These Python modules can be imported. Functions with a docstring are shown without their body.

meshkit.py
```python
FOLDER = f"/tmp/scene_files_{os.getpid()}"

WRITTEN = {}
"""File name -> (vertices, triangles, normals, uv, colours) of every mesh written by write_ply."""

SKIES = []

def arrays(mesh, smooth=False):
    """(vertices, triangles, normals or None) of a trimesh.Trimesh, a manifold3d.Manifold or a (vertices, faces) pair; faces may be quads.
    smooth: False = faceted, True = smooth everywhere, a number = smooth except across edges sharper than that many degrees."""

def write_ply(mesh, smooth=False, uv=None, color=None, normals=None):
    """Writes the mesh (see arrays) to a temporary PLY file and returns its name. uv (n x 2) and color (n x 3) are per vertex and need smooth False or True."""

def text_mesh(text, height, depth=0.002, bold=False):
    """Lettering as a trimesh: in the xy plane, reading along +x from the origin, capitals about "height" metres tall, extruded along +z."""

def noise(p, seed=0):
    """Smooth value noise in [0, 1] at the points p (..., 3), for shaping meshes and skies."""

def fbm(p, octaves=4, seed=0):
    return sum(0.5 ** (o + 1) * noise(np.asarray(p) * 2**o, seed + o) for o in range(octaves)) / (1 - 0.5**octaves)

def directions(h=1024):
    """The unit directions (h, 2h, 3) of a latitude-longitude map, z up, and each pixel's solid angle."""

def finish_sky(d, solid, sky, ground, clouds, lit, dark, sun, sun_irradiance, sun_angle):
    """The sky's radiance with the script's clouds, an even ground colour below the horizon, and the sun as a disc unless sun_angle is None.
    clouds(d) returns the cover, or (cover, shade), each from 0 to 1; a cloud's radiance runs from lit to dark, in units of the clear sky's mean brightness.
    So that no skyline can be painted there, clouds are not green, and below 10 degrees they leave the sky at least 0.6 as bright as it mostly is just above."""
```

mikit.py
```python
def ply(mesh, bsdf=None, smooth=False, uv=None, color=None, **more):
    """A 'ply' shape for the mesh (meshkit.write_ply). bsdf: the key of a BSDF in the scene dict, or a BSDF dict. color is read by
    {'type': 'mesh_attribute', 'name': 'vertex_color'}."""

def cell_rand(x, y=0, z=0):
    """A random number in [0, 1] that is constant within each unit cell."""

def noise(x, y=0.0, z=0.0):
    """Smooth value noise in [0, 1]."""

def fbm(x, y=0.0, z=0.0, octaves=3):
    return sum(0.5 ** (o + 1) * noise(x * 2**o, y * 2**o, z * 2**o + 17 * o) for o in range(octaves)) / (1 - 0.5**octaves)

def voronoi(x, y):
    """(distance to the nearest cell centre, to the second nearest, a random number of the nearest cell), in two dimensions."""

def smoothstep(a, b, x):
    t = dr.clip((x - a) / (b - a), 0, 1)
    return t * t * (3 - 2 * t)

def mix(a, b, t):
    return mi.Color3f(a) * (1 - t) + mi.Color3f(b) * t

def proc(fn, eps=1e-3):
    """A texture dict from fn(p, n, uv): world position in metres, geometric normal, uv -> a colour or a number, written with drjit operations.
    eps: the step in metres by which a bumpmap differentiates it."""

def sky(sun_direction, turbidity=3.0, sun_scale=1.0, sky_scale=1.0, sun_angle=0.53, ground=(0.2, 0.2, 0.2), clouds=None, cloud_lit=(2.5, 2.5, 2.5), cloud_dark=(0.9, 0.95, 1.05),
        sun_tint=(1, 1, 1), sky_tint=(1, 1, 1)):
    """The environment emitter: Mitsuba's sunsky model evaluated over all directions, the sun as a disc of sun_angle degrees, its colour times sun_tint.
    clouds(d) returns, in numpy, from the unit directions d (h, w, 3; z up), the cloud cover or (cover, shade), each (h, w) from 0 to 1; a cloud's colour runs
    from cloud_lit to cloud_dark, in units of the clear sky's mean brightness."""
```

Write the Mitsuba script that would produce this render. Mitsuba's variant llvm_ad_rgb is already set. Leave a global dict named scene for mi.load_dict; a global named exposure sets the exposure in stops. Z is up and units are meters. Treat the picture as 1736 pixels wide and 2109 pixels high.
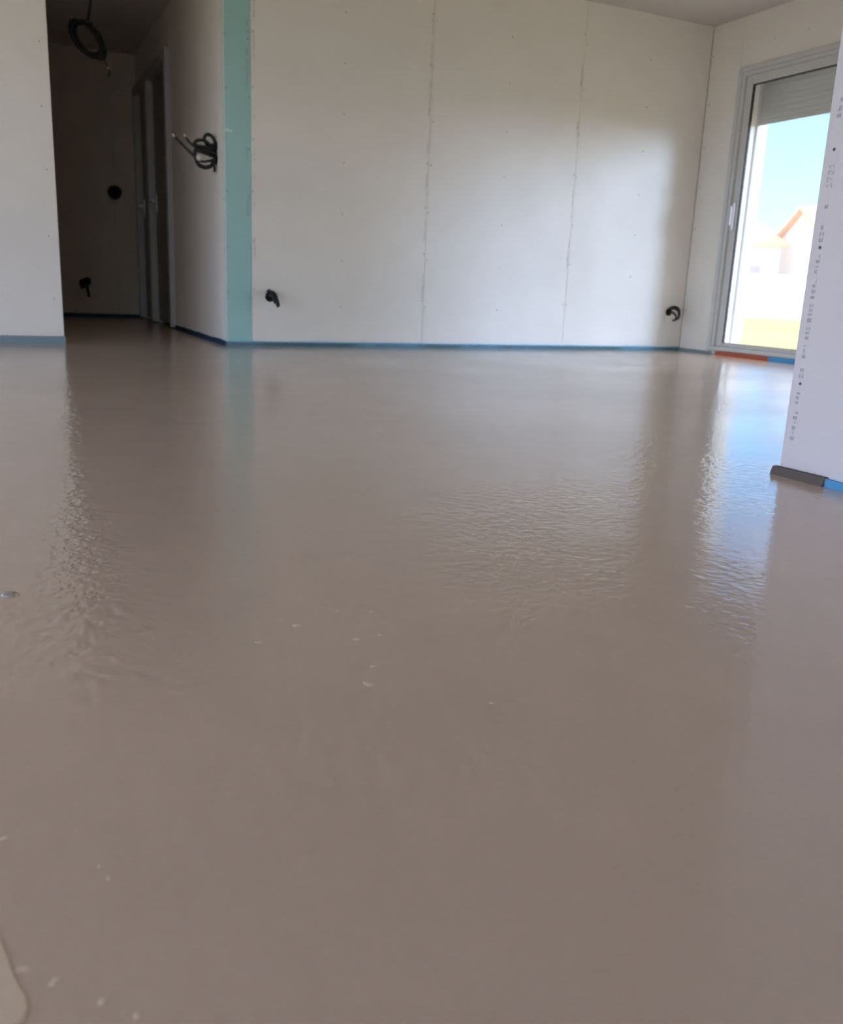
import math
import numpy as np
import trimesh
import mitsuba as mi
import drjit as dr
import mikit
import meshkit
from shapely.geometry import Polygon, box as sbox

T = mi.ScalarTransform4f
rng = np.random.default_rng(7)
scene, labels = {}, {}

# ------------------------------------------------------------------ camera
F_PX, YAW, PITCH, ROLL, CAM_H = 1833.2, 0.4451, 0.2478, 0.0423, 0.42
cy, sy = math.cos(YAW), math.sin(YAW)
r0, f0, u0 = np.array([cy, -sy, 0]), np.array([sy, cy, 0]), np.array([0, 0, 1.0])
fwd = math.cos(PITCH) * f0 - math.sin(PITCH) * u0
up1 = math.sin(PITCH) * f0 + math.cos(PITCH) * u0
up = -math.sin(ROLL) * r0 + math.cos(ROLL) * up1
eye = np.array([0, 0, CAM_H])
scene['camera'] = {
    'type': 'thinlens', 'fov': 2 * math.degrees(math.atan(868 / F_PX)), 'fov_axis': 'x',
    'aperture_radius': 0.0021, 'focus_distance': 1.5, 'near_clip': 0.02, 'far_clip': 500.0,
    'to_world': T().look_at(origin=eye.tolist(), target=(eye + fwd).tolist(), up=up.tolist()),
}

# ------------------------------------------------------------------ sky, veiled low sun, exposure
exposure = 1.18
SUN_AZ, SUN_EL = -56.0, 7.0
sun_dir = [math.cos(math.radians(SUN_EL)) * math.cos(math.radians(SUN_AZ)), math.cos(math.radians(SUN_EL)) * math.sin(math.radians(SUN_AZ)), math.sin(math.radians(SUN_EL))]


CLOUD_SHIFT = 0.7


def clouds(d):
    q = d * np.array([2.2, 2.2, 5.0])
    n = meshkit.fbm(q + CLOUD_SHIFT, 4, 5)
    cover = np.clip((n - 0.44) / 0.14, 0, 1) * 0.9
    return cover, 0.35 * np.clip((n - 0.55) / 0.2, 0, 1)


scene['sky'] = mikit.sky(sun_dir, turbidity=3.0, sun_scale=1.9, sky_scale=9.6, sun_angle=17.0, ground=(0.3, 0.28, 0.22), clouds=clouds,
                         cloud_lit=(7.2, 7.0, 7.5), cloud_dark=(3.7, 3.55, 3.8), sun_tint=(0.36, 0.90, 5.5), sky_tint=(0.36, 0.64, 1.25))


# ------------------------------------------------------------------ materials
def rgb(*c):
    return {'type': 'rgb', 'value': list(c)}


def diffuse(name, c):
    scene[name] = {'type': 'twosided', 'bsdf': {'type': 'diffuse', 'reflectance': c if isinstance(c, dict) else rgb(*c)}}


def plastic(name, c, a=0.2):
    scene[name] = {'type': 'twosided', 'bsdf': {'type': 'roughplastic', 'diffuse_reflectance': rgb(*c), 'alpha': a, 'distribution': 'ggx'}}


def paper(base, vary):
    def fn(p, n, uv):
        k = mikit.fbm(p.x * 3.1 + 5, p.y * 3.1 + 9, p.z * 3.1, octaves=3)
        g = mikit.noise(p.x * 160, p.y * 160, p.z * 160)
        return mi.Color3f(*base) * (1 - vary + 1.4 * vary * k + 0.025 * (g - 0.5))
    return mikit.proc(fn)


diffuse('m_plasterboard', paper((0.80, 0.775, 0.735), 0.05))
diffuse('m_lilac_board', paper((0.78, 0.73, 0.77), 0.05))
diffuse('m_green_board', paper((0.37, 0.61, 0.605), 0.07))
diffuse('m_ceiling', (0.56, 0.54, 0.52))
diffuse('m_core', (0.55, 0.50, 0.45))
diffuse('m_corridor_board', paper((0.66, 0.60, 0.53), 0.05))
diffuse('m_render', (0.83, 0.82, 0.80))
diffuse('m_screw', (0.13, 0.13, 0.13))
diffuse('m_ink', (0.60, 0.57, 0.62))
diffuse('m_faint_ink', (0.50, 0.46, 0.42))
diffuse('m_green_ink', (0.22, 0.40, 0.35))
diffuse('m_smear', (0.66, 0.78, 0.74))
plastic('m_frame_white', (0.80, 0.81, 0.82), 0.25)
plastic('m_gasket', (0.03, 0.035, 0.035), 0.3)
plastic('m_shutter', (0.74, 0.76, 0.76), 0.3)
plastic('m_door_frame', (0.60, 0.62, 0.64), 0.2)
plastic('m_door_leaf', (0.36, 0.35, 0.34), 0.2)
plastic('m_conduit', (0.012, 0.014, 0.016), 0.35)
plastic('m_wire', (0.02, 0.022, 0.025), 0.3)
plastic('m_wire_white', (0.78, 0.78, 0.76), 0.3)
diffuse('m_wire_tip', (0.55, 0.42, 0.36))
scene['m_handle'] = {'type': 'roughconductor', 'alpha': 0.2, 'specular_reflectance': rgb(0.85, 0.85, 0.85)}
scene['m_glass'] = {'type': 'thindielectric', 'int_ior': 1.5}
diffuse('m_hole', (0.015, 0.015, 0.015))


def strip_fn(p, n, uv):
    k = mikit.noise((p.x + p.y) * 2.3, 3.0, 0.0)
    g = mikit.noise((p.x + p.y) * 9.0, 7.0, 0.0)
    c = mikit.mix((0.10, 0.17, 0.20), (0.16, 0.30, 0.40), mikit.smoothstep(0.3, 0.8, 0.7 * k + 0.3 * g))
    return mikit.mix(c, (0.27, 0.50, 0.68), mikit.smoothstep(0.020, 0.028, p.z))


diffuse('m_foam_strip', mikit.proc(strip_fn))
diffuse('m_foam_navy', (0.035, 0.065, 0.12))
diffuse('m_foam_slate', (0.22, 0.29, 0.33))
diffuse('m_foam_grey', (0.15, 0.125, 0.115))
diffuse('m_foam_blue', (0.12, 0.36, 0.66))
diffuse('m_foam_red', (0.50, 0.14, 0.09))


# wet, freshly poured levelling screed: even brown-grey with faint blotches, a thin glossy film with fine ripples
def screed_color(p, n, uv):
    k = mikit.fbm(p.x * 1.7 + 3, p.y * 1.7 + 8, 0.0, octaves=4)
    g = mikit.fbm(p.x * 14 + 31, p.y * 14 + 4, 0.0, octaves=3)
    s = mikit.noise(p.x * 260, p.y * 260, 0.0)
    return mi.Color3f(0.635, 0.51, 0.41) * (0.90 + 0.14 * k + 0.07 * g + 0.03 * (s - 0.5))


def screed_height(p, n, uv):
    a = mikit.smoothstep(0.25, 0.75, mikit.noise(p.x * 2.6 + 40, p.y * 2.6 + 11, 0.0))
    fine = mikit.noise(p.x * 190 + 7, p.y * 190 + 2, 0.0)
    mid = mikit.noise(p.x * 80 + 0.3, p.y * 80 + 0.7, 0.0)
    big = mikit.noise(p.x * 9 + 5, p.y * 9 + 5, 0.0)
    return fine * (0.14 + 0.30 * a) + mid * (0.30 + 0.5 * a) + big * 0.5


scene['m_screed'] = {'type': 'bumpmap', 'arbitrary': mikit.proc(screed_height, eps=0.0012), 'scale': 0.00075,
                     'bsdf': {'type': 'roughplastic', 'distribution': 'ggx', 'alpha': 0.02, 'int_ior': 1.55, 'nonlinear': False, 'diffuse_reflectance': mikit.proc(screed_color)}}
diffuse('m_splash', (0.72, 0.59, 0.45))
plastic('m_bubble', (0.42, 0.37, 0.32), 0.03)


def grass_fn(p, n, uv):
    k = mikit.fbm(p.x * 0.9, p.y * 0.9, 0.0, octaves=4)
    return mikit.mix((0.41, 0.385, 0.18), (0.52, 0.47, 0.26), k)


diffuse('m_grass', mikit.proc(grass_fn))
diffuse('m_dirt', (0.75, 0.70, 0.60))
diffuse('m_terrace', (0.50, 0.47, 0.43))
diffuse('m_house_wall', (0.85, 0.84, 0.82))
diffuse('m_roof_tile', (0.76, 0.52, 0.36))
diffuse('m_house_dark', (0.45, 0.45, 0.47))


# ------------------------------------------------------------------ helpers
def key_for(name):
    if name not in scene:
        return name
    i = 1
    while f'{name}_{i:03d}' in scene:
        i += 1
    return f'{name}_{i:03d}'


def add(name, mesh, mat, label=None, cat=None, group=None, kind=None, smooth=False, to_world=None):
    k = key_for(name)
    scene[k] = mikit.ply(mesh, mat, smooth=smooth) if not isinstance(mesh, dict) else dict(mesh)
    if to_world is not None:
        scene[k]['to_world'] = to_world
    tag(k, label, cat, group, kind)
    return k


def tag(k, label=None, cat=None, group=None, kind=None):
    d = {a: b for a, b in (('label', label), ('category', cat), ('group', group), ('kind', kind)) if b}
    if d:
        labels[k] = d


def bx(x0, x1, y0, y1, z0, z1):
    m = trimesh.creation.box(extents=[abs(x1 - x0), abs(y1 - y0), abs(z1 - z0)])
    m.apply_translation([(x0 + x1) / 2, (y0 + y1) / 2, (z0 + z1) / 2])
    return m


def cbx(x0, x1, y0, y1, z0, z1, c=0.003):
    """a box with chamfered edges"""
    pts = []
    for sx in (0, 1):
        for s_y in (0, 1):
            for sz in (0, 1):
                p = np.array([(x0, x1)[sx], (y0, y1)[s_y], (z0, z1)[sz]], float)
                d = np.array([1 - 2 * sx, 1 - 2 * s_y, 1 - 2 * sz], float) * c
                for a in range(3):
                    e = d.copy()
                    e[a] = 0
                    pts.append(p + e)
    return trimesh.convex.convex_hull(np.array(pts))


def cat(ms):
    return trimesh.util.concatenate(ms)


def holed(a0, a1, z0, z1, holes, t0, t1, axis):
    """a wall slab with rectangular openings; a runs along the wall, t through it; axis 'x' = normal along x"""
    s = sbox(a0, z0, a1, z1)
    for h in holes:
        s = s.difference(sbox(h[0], h[2], h[1], h[3]))
    m = cat([trimesh.creation.extrude_polygon(g, t1 - t0, engine='earcut') for g in getattr(s, 'geoms', [s])])
    v = m.vertices.copy()
    if axis == 'x':
        m.vertices = np.stack([v[:, 2] + t0, v[:, 0], v[:, 1]], 1)
    else:
        m.vertices = np.stack([v[:, 0], v[:, 2] + t0, v[:, 1]], 1)
        m.invert()
    m.fix_normals()
    return m


def board(a0, a1, z0, z1, face, back, axis, hole=None, taper=0.0012):
    """one plasterboard: long edges tapered over 40 mm, 2.5 mm of arris; 'face' is the visible side's coordinate"""
    s = 1 if face > back else -1
    w = min(0.04, (a1 - a0) / 3)
    pr = [(a0, back), (a1, back), (a1, face - s * (taper + 0.002)), (a1 - 0.002, face - s * taper), (a1 - w, face), (a0 + w, face), (a0 + 0.002, face - s * taper), (a0, face - s * (taper + 0.002))]
    m = trimesh.creation.extrude_polygon(Polygon(pr), z1 - z0, engine='earcut')
    v = m.vertices
    m.vertices = np.stack([v[:, 0], v[:, 1], v[:, 2] + z0], 1) if axis == 'y' else np.stack([v[:, 1], v[:, 0], v[:, 2] + z0], 1)
    m.fix_normals()
    return m


def spline(pts, n=10):
    p = np.array(pts, float)
    q = np.vstack([2 * p[0] - p[1], p, 2 * p[-1] - p[-2]])
    out = []
    for i in range(1, len(q) - 2):
        for t in np.linspace(0, 1, n, endpoint=False):
            a, b, c, d = q[i - 1], q[i], q[i + 1], q[i + 2]
            out.append(0.5 * (2 * b + (c - a) * t + (2 * a - 5 * b + 4 * c - d) * t * t + (3 * b - a - 3 * c + d) * t**3))
    out.append(p[-1])
    return np.array(out)


def tube(path, r, sides=8, rib=0.0):
    """a closed tube along a polyline; rib > 0 gives a corrugated conduit"""
    p = np.asarray(path, float)
    n = len(p)
    t = np.gradient(p, axis=0)
    t /= np.linalg.norm(t, axis=1, keepdims=True) + 1e-12
    a = np.cross(t[0], [0.31, 0.2, 0.93])
    a /= np.linalg.norm(a)
    A = []
    for i in range(n):
        a = a - t[i] * (a @ t[i])
        a /= np.linalg.norm(a) + 1e-12
        A.append(a)
    A = np.array(A)
    B = np.cross(t, A)
    ang = np.arange(sides) * 2 * np.pi / sides
    rr = np.broadcast_to(np.asarray(r, float), (n,)) * (1 + rib * (np.arange(n) % 2))
    v = p[:, None] + rr[:, None, None] * (np.cos(ang)[None, :, None] * A[:, None] + np.sin(ang)[None, :, None] * B[:, None])
    v = np.vstack([v.reshape(-1, 3), p[:1], p[-1:]])
    f = []
    for i in range(n - 1):
        for j in range(sides):
            k = (j + 1) % sides
            f += [[i * sides + j, i * sides + k, (i + 1) * sides + k], [i * sides + j, (i + 1) * sides + k, (i + 1) * sides + j]]
    for j in range(sides):
        k = (j + 1) % sides
        f += [[n * sides, k, j], [n * sides + 1, (n - 1) * sides + j, (n - 1) * sides + k]]
    m = trimesh.Trimesh(v, np.array(f), process=False)
    if m.volume < 0:
        m.invert()
    return m


# ------------------------------------------------------------------ the setting: floor, ceiling, walls
XL, XW, XC0, XC1, XP = -2.3, 5.06, 0.356, 1.331, 1.758
YB, YL, YE, YP, YR = 5.83, 5.79, 9.456, 1.609, -4.0
ZC = 2.41
s = {'kind': 'structure'}

fl = trimesh.Trimesh([[XL - .1, YR - .1, 0], [XW + .12, YR - .1, 0], [XW + .12, YE + .1, 0], [XL - .1, YE + .1, 0]], [[0, 1, 2], [0, 2, 3]], process=False)
scene['floor'] = mikit.ply(fl, 'm_screed')
tag('floor', 'freshly poured glossy brown-grey screed floor mirroring the walls', 'floor', kind='structure')
add('ceiling', bx(XL - .3, XW + .3, YR - .3, YE + .3, ZC, ZC + .25), 'm_ceiling', 'plain pale grey plasterboard ceiling', 'ceiling', kind='structure')

# back wall (green strip board + three 1.2 m boards + the last one in the corner)
add('wall_back', bx(XC1 + .014, XW + .3, YB + .013, YB + .075, 0, ZC), 'm_core', 'long plasterboarded back wall beside the corridor, with vertical joints', 'wall', kind='structure')
BZ = 0.022
edges = [(XC1, 1.502, 'm_green_board'), (1.5035, 2.7243, 'm_plasterboard'), (2.7257, 3.9125, 'm_plasterboard'), (3.9135, XW, 'm_plasterboard')]
for a0, a1, m in edges:
    k = add('wall_back__plasterboard', board(a0, a1, BZ, ZC, YB, YB + .013, 'y'), m)
    if m == 'm_green_board':
        labels[k] = {'label': 'narrow strip of green moisture-resistant plasterboard'}
screw_y = trimesh.creation.cylinder(radius=0.0036, height=0.0016, sections=10)
screw_y.apply_transform(trimesh.transformations.rotation_matrix(math.pi / 2, [1, 0, 0]))
screw_x = trimesh.creation.cylinder(radius=0.0036, height=0.0016, sections=10)
screw_x.apply_transform(trimesh.transformations.rotation_matrix(math.pi / 2, [0, 1, 0]))
SY, SX = mikit.ply(screw_y, 'm_screw'), mikit.ply(screw_x, 'm_screw')


def screw(parent, x, y, z, d):
    add(parent + '__screw', d, None, to_world=T().translate([x, y, z]))


for x, z0 in ((1.348, .12), (1.49, .10), (1.516, .16), (2.113, .05), (2.712, .13), (2.739, .09), (3.32, .07), (3.90, .15), (3.926, .11), (4.50, .06)):
    z = z0 + .2
    while z < ZC - .05:
        screw('wall_back', x + rng.uniform(-.004, .004), YB - .0002, z + rng.uniform(-.02, .02), SY)
        z += 0.305


def ink_marks(parent, spans, m, axis, at, col, width, bars=3):
    """small strokes of faded print running up a board's edge; every span is one word"""
    for z0, z1 in spans:
        parts, z = [], z0
        while z < z1:
            h = min(rng.uniform(.006, .013), z1 - z + .003)
            for b in range(bars):
                if rng.random() < .72:
                    o = (b - (bars - 1) / 2) * width / bars + rng.uniform(-.001, .001)
                    w = width / bars * rng.uniform(.45, .8) / 2
                    a = col + o
                    parts.append(bx(a - w, a + w, at - .0006, at + .0003, z, z + h * .75) if axis == 'y' else bx(at - .0006, at + .0003, a - w, a + w, z, z + h * .75))
            z += h + .003
        if parts:
            add(parent + '__print_mark', cat(parts), m)


ink_marks('wall_back', [(1.93, 2.05), (1.70, 1.86), (1.38, 1.44), (1.14, 1.22), (1.01, 1.06), (.86, .90), (.55, .68)], 'm_faint_ink', 'y', YB - .0007, 1.523, .009, 2)
ink_marks('wall_back', [(1.86, 1.93), (1.56, 1.78), (1.15, 1.22), (.8, .92)], 'm_green_ink', 'y', YB - .0007, 1.478, .010, 2)
ink_marks('wall_back', [(2.03, 2.13), (1.84, 1.98), (1.70, 1.74), (1.55, 1.68), (1.30, 1.36), (.98, 1.16), (.72, .86), (.34, .5)], 'm_faint_ink', 'y', YB - .0007, 2.713, .009, 2)
ink_marks('wall_back', [(1.80, 1.98), (1.5, 1.62), (1.05, 1.2), (.6, .8)], 'm_faint_ink', 'y', YB - .0007, 3.902, .009, 2)
sm = Polygon([(1.338, 1.302), (1.35, 1.312), (1.372, 1.303), (1.388, 1.296), (1.386, 1.288), (1.366, 1.291), (1.35, 1.294), (1.339, 1.292)])
smm = trimesh.creation.extrude_polygon(sm, .0012, engine='earcut')
smm.vertices = np.stack([smm.vertices[:, 0], YB - smm.vertices[:, 2], smm.vertices[:, 1]], 1)
smm.fix_normals()
add('wall_back__plaster_smear', smm, 'm_smear', 'pale smear of plaster on the green board')

# window wall (right)
WIN = (2.35, 5.465, 0.035, 2.03)
GAP = (WIN[0], WIN[1], 0.0, WIN[3])
add('wall_right', holed(YP - .1, YE + .1, 0, ZC, [GAP], XW + .013, XW + .30, 'x'), 'm_render', 'plasterboarded outer wall holding the sliding glass door', 'wall', kind='structure')
add('wall_right__plasterboard', board(5.505, YB, BZ, ZC, XW, XW + .013, 'x'), 'm_plasterboard')
add('wall_right__plasterboard', bx(XW, XW + .013, 4.3, 5.503, 2.065, ZC), 'm_plasterboard')
add('wall_right__plasterboard', bx(XW, XW + .013, 2.31, 4.298, 2.065, ZC), 'm_plasterboard')
add('wall_right__plasterboard', bx(XW, XW + .013, YP, 2.308, BZ, ZC), 'm_plasterboard')
for z in (.32, .63, .95, 1.26, 1.55, 1.86, 2.2):
    screw('wall_right', XW - .0002, 5.80 + rng.uniform(-.005, .005), z, SX)
for z in (2.2, ):
    for y in (5.2, 4.9, 4.6):
        screw('wall_right', XW - .0002, y, z, SX)

# left stub wall, facing the camera
add('wall_left', bx(XL - .3, XC0 - .013, YL + .013, YL + .10, 0, ZC), 'm_core', 'near plasterboard wall at the left edge, left of the dark corridor', 'wall', kind='structure')
for a0, a1 in ((-0.844, XC0), (-2.046, -0.847), (XL, -2.049)):
    add('wall_left__plasterboard', board(a0, a1, .03, ZC, YL, YL + .013, 'y'), 'm_plasterboard')
for z in (.263, .616, .977, 1.31, 1.64, 1.96, 2.27):
    screw('wall_left', .31 + rng.uniform(-.006, .006), YL - .0002, z, SY)
    screw('wall_left', -.24 + rng.uniform(-.006, .006), YL - .0002, z + .02, SY)

# corridor
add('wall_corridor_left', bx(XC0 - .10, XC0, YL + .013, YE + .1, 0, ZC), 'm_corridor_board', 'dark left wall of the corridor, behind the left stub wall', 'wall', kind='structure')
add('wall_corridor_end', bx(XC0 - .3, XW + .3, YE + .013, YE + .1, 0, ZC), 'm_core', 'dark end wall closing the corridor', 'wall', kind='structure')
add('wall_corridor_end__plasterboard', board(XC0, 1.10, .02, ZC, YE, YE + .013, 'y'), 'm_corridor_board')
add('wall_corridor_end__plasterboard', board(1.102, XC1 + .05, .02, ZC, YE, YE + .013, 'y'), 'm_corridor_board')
D1, D2 = (7.70, 8.60, 0, 2.04), (8.72, 9.34, 0, 2.04)
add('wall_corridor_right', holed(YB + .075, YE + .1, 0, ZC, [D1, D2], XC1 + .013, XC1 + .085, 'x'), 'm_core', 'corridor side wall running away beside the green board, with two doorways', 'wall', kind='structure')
add('wall_corridor_right__plasterboard', board(YB + .001, 7.03, BZ, ZC, XC1, XC1 + .013, 'x'), 'm_plasterboard')
add('wall_corridor_right__plasterboard', board(7.032, 7.62, BZ, ZC, XC1, XC1 + .013, 'x'), 'm_plasterboard')
add('wall_corridor_right__plasterboard', bx(XC1, XC1 + .013, 7.622, 9.455, 2.115, ZC), 'm_plasterboard')
for z in (.3, .6, .9, 1.45, 1.75, 2.05):
    screw('wall_corridor_right', XC1 - .0002, 5.86, z, SX)

# partition at the near right
add('wall_near_right', bx(XP + .013, XP + .085, YR, YP - .002, 0, ZC), 'm_core', 'lilac-grey partition wall standing closest at the right edge', 'wall', kind='structure')
for a0, a1 in ((0.41, YP), (-.79, .407), (-1.99, -.793), (-3.19, -1.993), (YR, -3.193)):
    add('wall_near_right__plasterboard', board(a0, a1, .018, ZC, XP, XP + .013, 'x'), 'm_lilac_board')
for z in (.229, .547, .762, 1.05, 1.35, 1.65, 1.95):
    screw('wall_near_right', XP - .0002, 1.580, z, SX)
    screw('wall_near_right', XP - .0002, 1.0, z - .1, SX)
ink_marks('wall_near_right', [(.83, .845), (.846, .858), (.862, .876), (.633, .646), (.547 + .012, .60), (.512, .53), (.488, .503), (.43, .47), (.40, .418), (.375, .394), (.335, .368), (.29, .32), (.243, .268), (.18, .21), (.09, .16)],
          'm_ink', 'x', XP - .0007, 1.581, .012, 3)
tm = meshkit.text_mesh('1721', .016, .0005)
tm.apply_transform(trimesh.transformations.rotation_matrix(math.pi / 2, [0, 0, 1]))
v = tm.vertices.copy()
tm.vertices = np.stack([XP - .0003 - v[:, 2], 1.588 - (v[:, 0] + .016), .677 + v[:, 1]], 1)
tm.fix_normals()
add('wall_near_right__print_mark', tm, 'm_ink')
add('wall_behind_partition', bx(XP + .013, XW + .3, YP - .10, YP, 0, ZC), 'm_plasterboard', 'wall of the room behind the right partition', 'wall', kind='structure')

# outer walls behind and left of the camera, with their tall openings
W2 = [(-1.8, 1.2, .03, 2.3), (1.6, 5.5, .03, 2.3)]
add('wall_far_left', holed(YR - .3, YB + .1, 0, ZC, W2, XL - .25, XL, 'x'), 'm_plasterboard', 'outer wall with tall openings left of the camera', 'wall', kind='structure')
W3 = [(-2.2, -.5, .03, 2.3)]
add('wall_rear', holed(XL - .3, XP + .1, 0, ZC, W3, YR - .25, YR, 'y'), 'm_plasterboard', 'outer wall with a tall opening behind the camera', 'wall', kind='structure')


def open_window(name, a0, a1, z0, z1, at, axis, label):
    """a fixed frame with posts, in an opening that is out of the photograph"""
    w = .06
    rails = [(a0, a1, z0, z0 + w), (a0, a1, z1 - w, z1)] + [(a - w / 2, a + w / 2, z0 + w, z1 - w) for a in np.linspace(a0 + w / 2, a1 - w / 2, 4)]
    ms = [cbx(at, at + .07, p, q, r, t) if axis == 'x' else cbx(p, q, at, at + .07, r, t) for p, q, r, t in rails]
    add(name, cat(ms), 'm_frame_white', label, 'window', kind='structure')


open_window('window_2', *W2[0], XL - .10, 'x', 'white framed tall window left of the camera')
open_window('window_3', *W2[1], XL - .10, 'x', 'white framed tall window further along the outer wall')
open_window('window_4', *W3[0], YR - .10, 'y', 'white framed tall window behind the camera')


# ------------------------------------------------------------------ foam edge strips along the walls
def strip(a0, a1, z1, t0, t1, axis, wav=.004, step=.03, flare=0.0):
    """an uneven upright band of foam: a runs along the wall, t0 is the room side"""
    n = max(2, int((a1 - a0) / step))
    A = np.linspace(a0, a1, n + 1)
    q = np.stack([A * 4.1, A * 0 + z1 * 50, A * 0], -1)
    top = z1 + wav * (meshkit.fbm(q, 3, 4) - .5) * 2
    off = .0025 * (meshkit.noise(q * 2.0, 9) - .5)
    vs = []
    for a, z, o in zip(A, top, off):
        for t, zz in ((t0 + o, -.004), (t0 + o * 1.4 + flare, z), (t1, z), (t1, -.004)):
            vs.append((t, a, zz) if axis == 'x' else (a, t, zz))
    f = []
    for i in range(n):
        for j in range(4):
            k = (j + 1) % 4
            f += [[4 * i + j, 4 * i + k, 4 * i + 4 + k], [4 * i + j, 4 * i + 4 + k, 4 * i + 4 + j]]
    e = 4 * n
    f += [[0, 2, 1], [0, 3, 2], [e, e + 1, e + 2], [e, e + 2, e + 3]]
    m = trimesh.Trimesh(np.array(vs), np.array(f), process=False)
    if m.volume < 0:
        m.invert()
    return m


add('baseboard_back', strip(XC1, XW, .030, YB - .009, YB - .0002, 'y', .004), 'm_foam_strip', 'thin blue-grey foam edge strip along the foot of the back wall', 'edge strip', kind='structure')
add('baseboard_left', strip(XL, XC0 + .006, .046, YL - .009, YL - .0002, 'y', .002), 'm_foam_slate', 'slate-blue foam edge strip along the foot of the left stub wall', 'edge strip', kind='structure')
add('baseboard_corridor_right', strip(YB - .009, 7.62, .030, XC1 - .009, XC1 - .0002, 'x', .006), 'm_foam_navy', 'dark blue foam edge strip along the corridor side wall', 'edge strip', kind='structure')
add('baseboard_corridor_end', strip(XC0, XC1, .035, YE - .009, YE - .0002, 'y', .006), 'm_foam_navy', 'dark foam edge strip at the foot of the corridor end wall', 'edge strip', kind='structure')
add('baseboard_right', strip(5.465, YB - .009, .022, XW - .008, XW - .0002, 'x', .003), 'm_foam_slate', 'short grey-blue foam edge strip between the corner and the glass door', 'edge strip', kind='structure')
add('baseboard_window', strip(4.86, 5.40, .031, XW - .010, XW - .0002, 'x', .002), 'm_foam_red', 'brick-red strip under the left end of the glass door', 'edge strip', kind='structure')
add('baseboard_window_blue', strip(2.35, 4.86, .036, XW - .011, XW - .0002, 'x', .003), 'm_foam_blue', 'bright blue foam strip under the glass door beside the red strip', 'edge strip', kind='structure')
add('baseboard_near_right', strip(1.458, YP + .007, .021, XP - .022, XP - .0002, 'x', .002, flare=.008), 'm_foam_grey', 'dark grey-brown foam strip at the foot of the right partition corner', 'edge strip', kind='structure')
add('baseboard_near_right_blue', strip(YR, 1.458, .018, XP - .012, XP - .0002, 'x', .003), 'm_foam_blue', 'blue foam strip continuing along the foot of the right partition', 'edge strip', kind='structure')

# ------------------------------------------------------------------ glazed sliding door with roller shutter (window_1)
y0, y1, z0, z1 = WIN
tag('window_1', 'white sliding glass door with its roller shutter a third down', 'window', kind='structure')
fo = []
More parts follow.
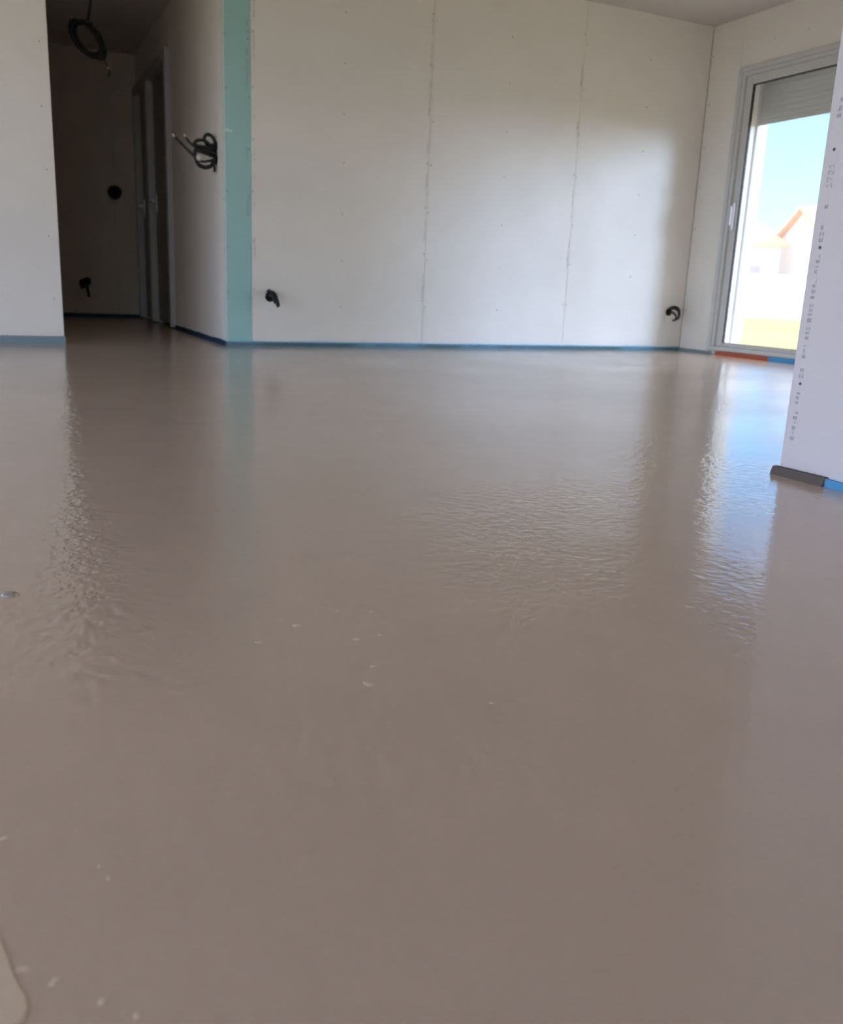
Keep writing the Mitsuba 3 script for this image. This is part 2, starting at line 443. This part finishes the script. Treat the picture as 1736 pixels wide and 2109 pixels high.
# fixed frame: casing flange on the wall + rebated jambs
fo += [cbx(XW - .012, XW + .0, y1, y1 + .040, z0, z1 + .035), cbx(XW - .012, XW + .0, y0 - .04, y0, z0, z1 + .035), cbx(XW - .012, XW, y0, y1, z1, z1 + .035)]
fo += [cbx(XW - .006, XW + .09, y1 - .030, y1, z0 + .03, z1), cbx(XW - .006, XW + .09, y0, y0 + .03, z0 + .03, z1), cbx(XW - .006, XW + .09, y0 + .03, y1 - .03, z1 - .028, z1)]
fo += [cbx(XW - .012, XW + .10, y0, y1, z0, z0 + .030)]
add('window_1__frame', cat(fo), 'm_frame_white')
ym = (y0 + y1) / 2


def sash(ya, yb, xa, parent='window_1'):
    st = .062
    za, zb = z0 + .030, z1 - .028
    ms = [cbx(xa, xa + .035, ya, ya + st, za, zb), cbx(xa, xa + .035, yb - st, yb, za, zb), cbx(xa, xa + .035, ya + st, yb - st, zb - st, zb), cbx(xa, xa + .035, ya + st, yb - st, za, za + .028)]
    k = add(parent + '__sash', cat(ms), 'm_frame_white')
    g = .008
    gs = [bx(xa + .008, xa + .027, ya + st, ya + st + g, za + .028, zb - st), bx(xa + .008, xa + .027, yb - st - g, yb - st, za + .028, zb - st),
          bx(xa + .008, xa + .027, ya + st, yb - st, zb - st - g, zb - st), bx(xa + .008, xa + .027, ya + st, yb - st, za + .028, za + .028 + g * .4)]
    add(k + '__gasket', cat(gs), 'm_gasket')
    pv = np.array([[xa + .0175, ya + st, za + .028], [xa + .0175, yb - st, za + .028], [xa + .0175, yb - st, zb - st], [xa + .0175, ya + st, zb - st]])
    add(k + '__pane', trimesh.Trimesh(pv, [[0, 1, 2], [0, 2, 3]], process=False), 'm_glass')
    return k


k1 = sash(ym - .03, y1 - .030, XW + .012)
k2 = sash(y0 + .03, ym + .03, XW + .052)
hm = cat([cbx(XW - .012, XW + .013, y1 - .074, y1 - .050, .925, 1.125, .005), cbx(XW - .034, XW - .012, y1 - .070, y1 - .054, .96, 1.10, .006)])
add(k1 + '__handle', hm, 'm_frame_white')
SH0, SH1, SHX = 1.685, 2.03, XW + .195
n_sl = 9
hs = (SH1 - SH0) / n_sl
prof = [(0, .0004), (.0016, .003), (.0024, hs * .5), (.0016, hs - .003), (0, hs - .0004), (-.006, hs - .0004), (-.006, .0004)]
sl = trimesh.creation.extrude_polygon(Polygon(prof), y1 - y0 - .004, engine='earcut')
v = sl.vertices.copy()
sl.vertices = np.stack([SHX - v[:, 0], y0 + .002 + v[:, 2], v[:, 1]], 1)
sl.fix_normals()
SL = mikit.ply(sl, 'm_shutter')
for i in range(n_sl):
    add('window_1__shutter_slat', SL, None, to_world=T().translate([0, 0, SH0 + i * hs]))
add('window_1__shutter_box', bx(SHX - .012, SHX + .06, y0, y1, SH1 - .002, SH1 + .0005), 'm_shutter')
add('window_1__shutter_rail', cat([cbx(SHX - .014, SHX + .014, y1 - .016, y1, z0, SH1), cbx(SHX - .014, SHX + .014, y0, y0 + .016, z0, SH1)]), 'm_frame_white')


# ------------------------------------------------------------------ corridor doors
def corridor_door(n, d, label, handle=True):
    ya, yb, _, zt = d
    nm = f'door_{n}'
    tag(nm, label, 'door', kind='structure')
    xf = XC1 - .040
    w = .075
    add(nm + '__door_frame', cat([cbx(xf, XC1 + .09, ya - w, ya, .012, zt + w, .004), cbx(xf, XC1 + .09, yb, yb + w, .012, zt + w, .004), cbx(xf, XC1 + .09, ya, yb, zt, zt + w, .004),
                                  cbx(XC1 + .065, XC1 + .085, ya, ya + .02, .012, zt, .002), cbx(XC1 + .065, XC1 + .085, yb - .02, yb, .012, zt, .002)]), 'm_door_frame')
    add(nm + '__door_leaf', cbx(XC1 + .020, XC1 + .060, ya + .004, yb - .004, .025, zt - .003, .003), 'm_door_leaf')
    if handle:
        h = cat([cbx(XC1 + .008, XC1 + .021, yb - .085, yb - .050, .95, 1.12, .004), tube([(XC1 + .018, yb - .067, 1.05), (XC1 - .020, yb - .067, 1.05), (XC1 - .032, yb - .075, 1.05), (XC1 - .034, yb - .19, 1.05)], .009)])
        add(nm + '__handle', h, 'm_handle')


corridor_door(1, D1, 'nearer door in the corridor side wall, in a bluish frame')
corridor_door(2, D2, 'farther door in the corridor side wall next to the end wall')

# ------------------------------------------------------------------ cables
# coil hanging from the corridor ceiling
c0 = np.array([0.700, 7.0, 1.948])
tag('ceiling_cable', 'black cable hanging from the dark corridor ceiling, wound into a coil', 'cable')
add('ceiling_cable__lead', tube(spline([(0.742, 7.0, ZC + .01), (0.728, 7.0, 2.30), (0.706, 7.0, 2.14), (0.687, 7.0, 2.055), (0.672, 6.995, 2.03)]), .0085), 'm_conduit', smooth=50)
pts = []
turns, N = 6, 6 * 30
for i in range(N):
    a = 2 * math.pi * i / 30 + 2.1
    k = i // 30
    ph = i / 30
    blend = ph / turns
    shift = [0.0, -.055, -.010, -.035, .006, .0][k] * (1 - (ph - k)) + [0.0, -.055, -.010, -.035, .006, .0, 0.0][k + 1] * (ph - k)
    A, B = .118 + .012 * math.sin(3 * ph), .078 + .008 * math.cos(2 * ph)
    ca, sa = A * math.cos(a), B * math.sin(a)
    th = math.radians(-50)
    pts.append(c0 + np.array([shift + ca * math.cos(th) - sa * math.sin(th) + .0, .012 * (k - 3) + .012 * math.sin(a), ca * math.sin(th) + sa * math.cos(th) - shift * .15]))
add('ceiling_cable__coil', tube(pts, .0095), 'm_conduit', smooth=50)
add('ceiling_cable__tail', tube(spline([(0.765, 6.99, 1.868), (0.778, 7.0, 1.850), (0.795, 7.0, 1.815), (0.806, 7.0, 1.797)]), .006), 'm_wire', smooth=50)
add('ceiling_cable__ferrule', tube([(0.805, 7.0, 1.799), (0.809, 7.0, 1.788), (0.811, 7.0, 1.780)], .0065), 'm_wire_white', 'pale end of the cable sheath', smooth=50)
add('ceiling_cable__wire', tube(spline([(0.811, 7.0, 1.781), (0.815, 7.0, 1.76), (0.817, 7.0, 1.733)]), .0075), 'm_wire', smooth=50)

# switch cables bursting from the corridor side wall near its corner
tag('switch_cables', 'tangle of black conduit loops with bare wire ends sticking out beside the green board', 'cables')
bm = trimesh.creation.cylinder(radius=.036, height=.006, sections=24)
bm.apply_transform(trimesh.transformations.rotation_matrix(math.pi / 2, [0, 1, 0]))
bm.apply_transform(trimesh.transformations.scale_matrix(1.0))
bm2 = bm.copy()
bm.apply_translation([XC1 - .002, 6.03, 1.225])
bm2.apply_translation([XC1 - .002, 6.03, 1.152])
add('switch_cables__box', cat([bm, bm2]), 'm_hole', smooth=30)
L = lambda p, r=.0085: tube(spline(p, 8), r)  # noqa: E731
add('switch_cables__conduit', L([(1.331, 6.03, 1.235), (1.277, 6.03, 1.231), (1.254, 6.03, 1.266), (1.278, 6.03, 1.292), (1.309, 6.03, 1.277), (1.324, 6.03, 1.241), (1.331, 6.03, 1.215)], .0105), 'm_conduit', smooth=50)
add('switch_cables__conduit', L([(1.331, 6.02, 1.205), (1.262, 6.0, 1.212), (1.190, 6.0, 1.217), (1.202, 5.995, 1.243), (1.247, 6.0, 1.250), (1.283, 6.01, 1.231), (1.331, 6.03, 1.205)], .010), 'm_conduit', smooth=50)
add('switch_cables__conduit', L([(1.331, 6.02, 1.178), (1.276, 6.0, 1.190), (1.231, 6.0, 1.193), (1.192, 6.0, 1.180), (1.194, 6.0, 1.143), (1.214, 6.0, 1.104), (1.250, 6.0, 1.091), (1.287, 6.0, 1.103), (1.312, 6.01, 1.139), (1.331, 6.02, 1.17)], .0125), 'm_conduit', smooth=50)
add('switch_cables__conduit', L([(1.331, 6.03, 1.195), (1.28, 6.015, 1.202), (1.225, 6.01, 1.200), (1.205, 6.0, 1.19), (1.24, 5.99, 1.178), (1.331, 6.03, 1.16)], .011), 'm_conduit', smooth=50)
add('switch_cables__conduit', L([(1.331, 6.03, 1.17), (1.316, 6.03, 1.14), (1.313, 6.03, 1.115), (1.318, 6.03, 1.092), (1.315, 6.03, 1.072)], .007), 'm_conduit', smooth=50)
w = add('switch_cables__wire', L([(1.068, 6.0, 1.254), (1.098, 6.0, 1.227), (1.141, 6.0, 1.189), (1.191, 6.0, 1.148), (1.24, 6.0, 1.125), (1.331, 6.03, 1.15)], .008), 'm_wire', smooth=50)
add(w + '__bare_end', tube([(1.054, 6.0, 1.270), (1.061, 6.0, 1.262), (1.069, 6.0, 1.253)], .0065), 'm_wire_tip', 'bare copper-pink wire end', smooth=50)
w = add('switch_cables__wire', L([(1.131, 5.98, 1.256), (1.147, 5.98, 1.235), (1.171, 5.985, 1.217), (1.21, 5.99, 1.195), (1.331, 6.03, 1.19)], .0075), 'm_wire', smooth=50)
add(w + '__bare_end', tube([(1.120, 5.98, 1.271), (1.126, 5.98, 1.263), (1.132, 5.98, 1.255)], .0052), 'm_wire_tip', 'bare copper-pink wire end', smooth=50)
we = trimesh.creation.icosphere(subdivisions=2, radius=1)
we.apply_scale([.019, .015, .021])
we.apply_translation([1.211, 5.975, 1.144])
add('switch_cables__cap', we, 'm_wire_white', 'round white cable cap', smooth=True)


# outlet cables
def wall_disc(x, y, z, r):
    m = trimesh.creation.cylinder(radius=r, height=.004, sections=24)
    m.apply_transform(trimesh.transformations.rotation_matrix(math.pi / 2, [1, 0, 0]))
    m.apply_translation([x, y - .001, z])
    return m


def outlet(name, label, x, y, z, paths, r=.009, hole=.034, group=None):
    tag(name, label, 'cable', group)
    add(name + '__box', wall_disc(x, y, z, hole), 'm_hole', smooth=30)
    for p in paths:
        q = [(x + a, y - b, z + c) for a, b, c in p]
        add(name + '__conduit', tube(spline(q, 8), r), 'm_conduit', smooth=50)


outlet('outlet_cable', 'black conduit stub drooping from the back wall close to the green board', 1.622, YB, .315,
       [[(-.012, 0, .03), (-.018, .035, .040), (-.014, .075, .030), (-.004, .100, -.005), (.006, .105, -.040)],
        [(.004, 0, .02), (.004, .04, .032), (.010, .085, .018), (.018, .105, -.015), (.026, .108, -.045)],
        [(-.010, 0, 0), (-.014, .05, .012), (-.006, .10, -.004), (.012, .115, -.035), (.022, .112, -.060)],
        [(.012, 0, -.005), (.016, .05, .004), (.022, .088, -.020), (.032, .098, -.055)]], .0095, .032)
outlet('outlet_cable_001', 'small black cable loop coming out of the back wall near the right corner', 4.912, YB, .303,
       [[(.006, 0, .03), (.010, .05, .045), (.012, .10, .030), (.006, .125, -.005), (.0, .125, -.045)],
        [(-.004, 0, .01), (-.004, .06, .030), (.0, .11, .012), (-.006, .13, -.030), (-.012, .12, -.055)],
        [(.0, 0, -.01), (.002, .045, -.002), (.004, .085, -.025), (-.002, .095, -.055), (-.008, .07, -.062)]], .0085, .030)
ringp = [(.052 * math.cos(t), .035 + .012 * math.sin(2 * t), .052 * math.sin(t)) for t in np.linspace(0.3, 0.3 + 4 * math.pi, 40)]
outlet('outlet_cable_002', 'black ring of conduit at chest height on the dark corridor end wall', 1.10, YE, 1.172, [[(.03, 0, .02)] + ringp + [(.0, .0, -.02)]], .013, .045)
outlet('outlet_cable_003', 'bent black conduit near the floor on the dark corridor end wall', 0.785, YE, .318,
       [[(0, 0, .02), (.02, .05, .045), (.045, .085, .035), (.04, .10, .0), (.0, .10, -.025), (-.035, .09, -.045)],
        [(.01, 0, .0), (.03, .06, .02), (.02, .10, -.01), (-.02, .105, -.035)],
        [(.015, 0, -.01), (.02, .06, .0), (.022, .09, -.05), (.03, .09, -.10), (.032, .088, -.125)]], .013, .045)

# ------------------------------------------------------------------ specks on the wet floor
def drop(rx, ry, h, seed, lobes=.25, n=28):
    g = np.random.default_rng(seed)
    ang = np.arange(n) * 2 * np.pi / n
    rad = 1 + lobes * sum(g.uniform(-1, 1) / k * np.cos(k * ang + g.uniform(0, 6.3)) for k in (2, 3, 4))
    v, rings = [], [(1.0, 0.0), (.93, .55), (.78, .85), (.45, 1.0)]
    for rr, zz in rings:
        for a, q in zip(ang, rad):
            v.append((rx * rr * q * math.cos(a), ry * rr * q * math.sin(a), zz * h - .0003))
    v.append((0, 0, h))
    f = []
    for i in range(len(rings) - 1):
        for j in range(n):
            k = (j + 1) % n
            f += [[i * n + j, i * n + k, i * n + n + k], [i * n + j, i * n + n + k, i * n + n + j]]
    b = (len(rings) - 1) * n
    f += [[b + j, b + (j + 1) % n, len(v) - 1] for j in range(n)]
    f += [[0, (j + 1), j] for j in range(1, n - 1)]
    m = trimesh.Trimesh(np.array(v), np.array(f), process=False)
    return m


FL = [(0.257, 0.976, 6, 3.5), (0.339, 0.825, 8, 5), (0.361, 0.866, 4, 3), (0.372, 0.947, 5, 4), (0.403, 0.949, 3, 2), (0.423, 1.028, 3, 3.5), (0.316, 1.014, 5, 6),
      (0.721, 1.206, 9, 8), (0.776, 1.189, 8, 4), (0.443, 0.738, 3, 2), (0.005, 0.501, 3.2, 4), (0.030, 0.474, 3.2, 2.8), (0.047, 0.455, 3, 2.2), (0.046, 0.590, 2.2, 2),
      (0.822, 1.166, 4, 3), (0.566, 1.030, 3, 2.5), (0.041, 0.606, 1.8, 1.5), (0.382, 1.046, 2.5, 2), (0.818, 1.118, 3, 3), (-0.021, 0.668, 3, 2.5)]
FLL = ['lone pale foam fleck on the floor, left of the central cluster of flecks', 'largest pale smear of foam, nearest fleck of the central cluster on the floor',
       'small pale fleck just behind the largest smear in the middle of the floor', 'round pale fleck at the left of the pair halfway back in the central cluster',
       'tiny pale fleck at the right of the pair halfway back in the central cluster', 'pale fleck at the far end of the central cluster, right of two fainter ones',
       'elongated pale fleck behind the lone fleck, left of the central cluster', 'wide pale foam fleck in front of the rippled bright reflection, the left one of two',
       'pale foam streak in front of the rippled bright reflection, right of the widest fleck', 'tiny pale speck right of the central cluster, close to the largest smear',
       'curved pale foam chip beside the dried patch, first of three in the lower left', 'pale foam chip in the lower left, middle of three beside the dried patch',
       'pale chip of foam at the bottom edge, third of three beside the dried patch', 'faint pale fleck upper of two, well behind the three chips in the lower left',
       'small pale fleck between the wide fleck and the window reflection, farther one', 'faint pale fleck in front of the widest fleck, right of the floor centre',
       'tiny faint fleck upper left of two behind the three chips in the lower left', 'tiny pale fleck left of the far end of the central cluster',
       'small pale fleck closest to the bright window reflection on the floor', 'faint pale fleck at the left edge, above the dried patch']
for i, (x, y, a, b) in enumerate(FL):
    m = drop(a / 1000, b / 1000, .0009, 100 + i, .35)
    m.apply_transform(trimesh.transformations.rotation_matrix(-.45 + rng.uniform(-.4, .4), [0, 0, 1]))
    m.apply_translation([x, y, 0])
    add('foam_fleck', m, 'm_splash', FLL[i], 'fleck', 'pale flecks on the wet floor', smooth=40)
pp = Polygon([(-.085, .62), (-.043, .588), (-.0245, .553), (-.0215, .539), (-.019, .526), (-.0165, .513), (-.0135, .502), (-.0105, .494), (-.0100, .484), (-.0125, .476), (-.018, .4725), (-.025, .470), (-.06, .455), (-.1, .47), (-.12, .56)]).buffer(.002).buffer(-.002)
lay = []
for ins, zz in ((0, -.0003), (.0006, .0006), (.0016, .0010)):
    g = pp.buffer(-ins)
    lay.append(trimesh.creation.extrude_polygon(g, zz + .0006, engine='earcut'))
    lay[-1].apply_translation([0, 0, -.0004])
add('dried_screed_patch', cat(lay), 'm_splash', 'pale cream dried screed patch in the lower left corner of the floor', 'patch')
m = drop(.0045, .0035, .0006, 400, .5)
m.apply_translation([-.0125, .519, 0])
add('foam_fleck', m, 'm_splash', 'pale fleck touching the edge of the dried screed patch', 'fleck', smooth=40)
bub = drop(.0105, .0085, .0042, 300, .10)
bub.apply_translation([-.010, 1.240, 0])
add('screed_bubble', bub, 'm_bubble', 'single domed air bubble in the wet screed at the left edge', 'bubble', smooth=60)

# ------------------------------------------------------------------ outside
GZ = -.10
AZ = math.radians(45.7)
ex, ey = np.array([math.sin(AZ), math.cos(AZ)]), np.array([math.cos(AZ), -math.sin(AZ)])   # away from the house, and to the right


def slab(pts, z0, z1):
    m = trimesh.creation.extrude_polygon(Polygon(pts), z1 - z0, engine='earcut')
    m.apply_translation([0, 0, z0])
    return m


add('ground', slab([(-150, -150), (150, -150), (150, 150), (-150, 150)], GZ - .5, GZ - .06), 'm_dirt', 'pale bare earth beyond the lawn', 'ground', kind='structure')
lawn = Polygon([tuple(31 * np.array([math.sin(a), math.cos(a)])) for a in np.linspace(0, 2 * math.pi, 60)]).difference(sbox(XL - .35, YR - .35, XW + .35, YE + .35))
lm = trimesh.creation.extrude_polygon(lawn, .10, engine='earcut')
lm.apply_translation([0, 0, GZ - .10])
add('lawn', lm, 'm_grass', 'sunlit yellow-green lawn outside the glass door', 'grass', kind='stuff')
add('trim_1', bx(XW + .10, XW + .33, y0, y1, -.10, z0 - .005), 'm_render', 'pale sill below the glass door', 'sill', kind='structure')


def place(m, R, off, rot):
    m.apply_transform(trimesh.transformations.rotation_matrix(rot, [0, 0, 1]))
    p = ex * R + ey * off
    m.apply_translation([p[0], p[1], 0])
    return m


FACE = math.radians(-18)


def house(name, R, off, w, d, eave, ridge, label, wins):
    tag(name, label, 'house')
    z0_ = GZ - .1
    prof = Polygon([(-w / 2, z0_), (w / 2, z0_), (w / 2, eave), (0, ridge), (-w / 2, eave)])
    body = trimesh.creation.extrude_polygon(prof, d, engine='earcut')
    v = body.vertices.copy()
    body.vertices = np.stack([v[:, 0], v[:, 2], v[:, 1]], 1)
    body.fix_normals()
    # roof runs along x: turn the gabled prism by 90 degrees
    body.apply_translation([0, -d / 2, 0])
    body.apply_transform(trimesh.transformations.rotation_matrix(math.pi / 2, [0, 0, 1]))
    add(name + '__wall', place(body, R, off, FACE), 'm_house_wall')
    o = .35
    sl_ = (ridge - eave) / (w / 2)
    for sgn in (-1, 1):
        q = [(0, ridge + .02), (sgn * (w / 2 + o), eave - o * sl_ + .02), (sgn * (w / 2 + o), eave - o * sl_ + .20), (0, ridge + .22)]
        rm = trimesh.creation.extrude_polygon(Polygon(q), d + 2 * o, engine='earcut')
        v = rm.vertices.copy()
        rm.vertices = np.stack([v[:, 0], v[:, 2] - d / 2 - o, v[:, 1]], 1)
        rm.apply_transform(trimesh.transformations.rotation_matrix(math.pi / 2, [0, 0, 1]))
        rm.fix_normals()
        add(name + '__roof', place(rm, R, off, FACE), 'm_roof_tile')
    for a, zz, ww, hh in wins:
        add(name + '__window', place(bx(a - ww / 2, a + ww / 2, -w / 2 - .04, -w / 2 + .05, zz, zz + hh), R, off, FACE), 'm_house_dark')


house('house', 56, -4.9, 7, 8.0, 3.4, 4.6, 'white house with an orange roof seen at the left through the glass door', [(2.6, 1.2, .7, 1.1)])
house('house_001', 56, 3.3, 6, 4.6, 3.4, 5.3, 'white house with a taller orange roof seen in the middle of the glass door', [(-1.2, 1.1, .7, 1.0)])
house('house_002', 66, 9.5, 8, 7.0, 3.6, 5.4, 'distant pale house with an orange roof at the far right of the glass door', [])
gw = place(cat([bx(-12, 12, -.1, .1, GZ - .1, 1.27)]), 34, 0, math.radians(-32))
add('garden_wall', gw, 'm_house_wall', 'low white rendered garden wall beyond the lawn', 'wall')
add('garden_wall__coping', place(bx(-12, 12, -.14, .14, 1.27, 1.34), 34, 0, math.radians(-32)), 'm_core')
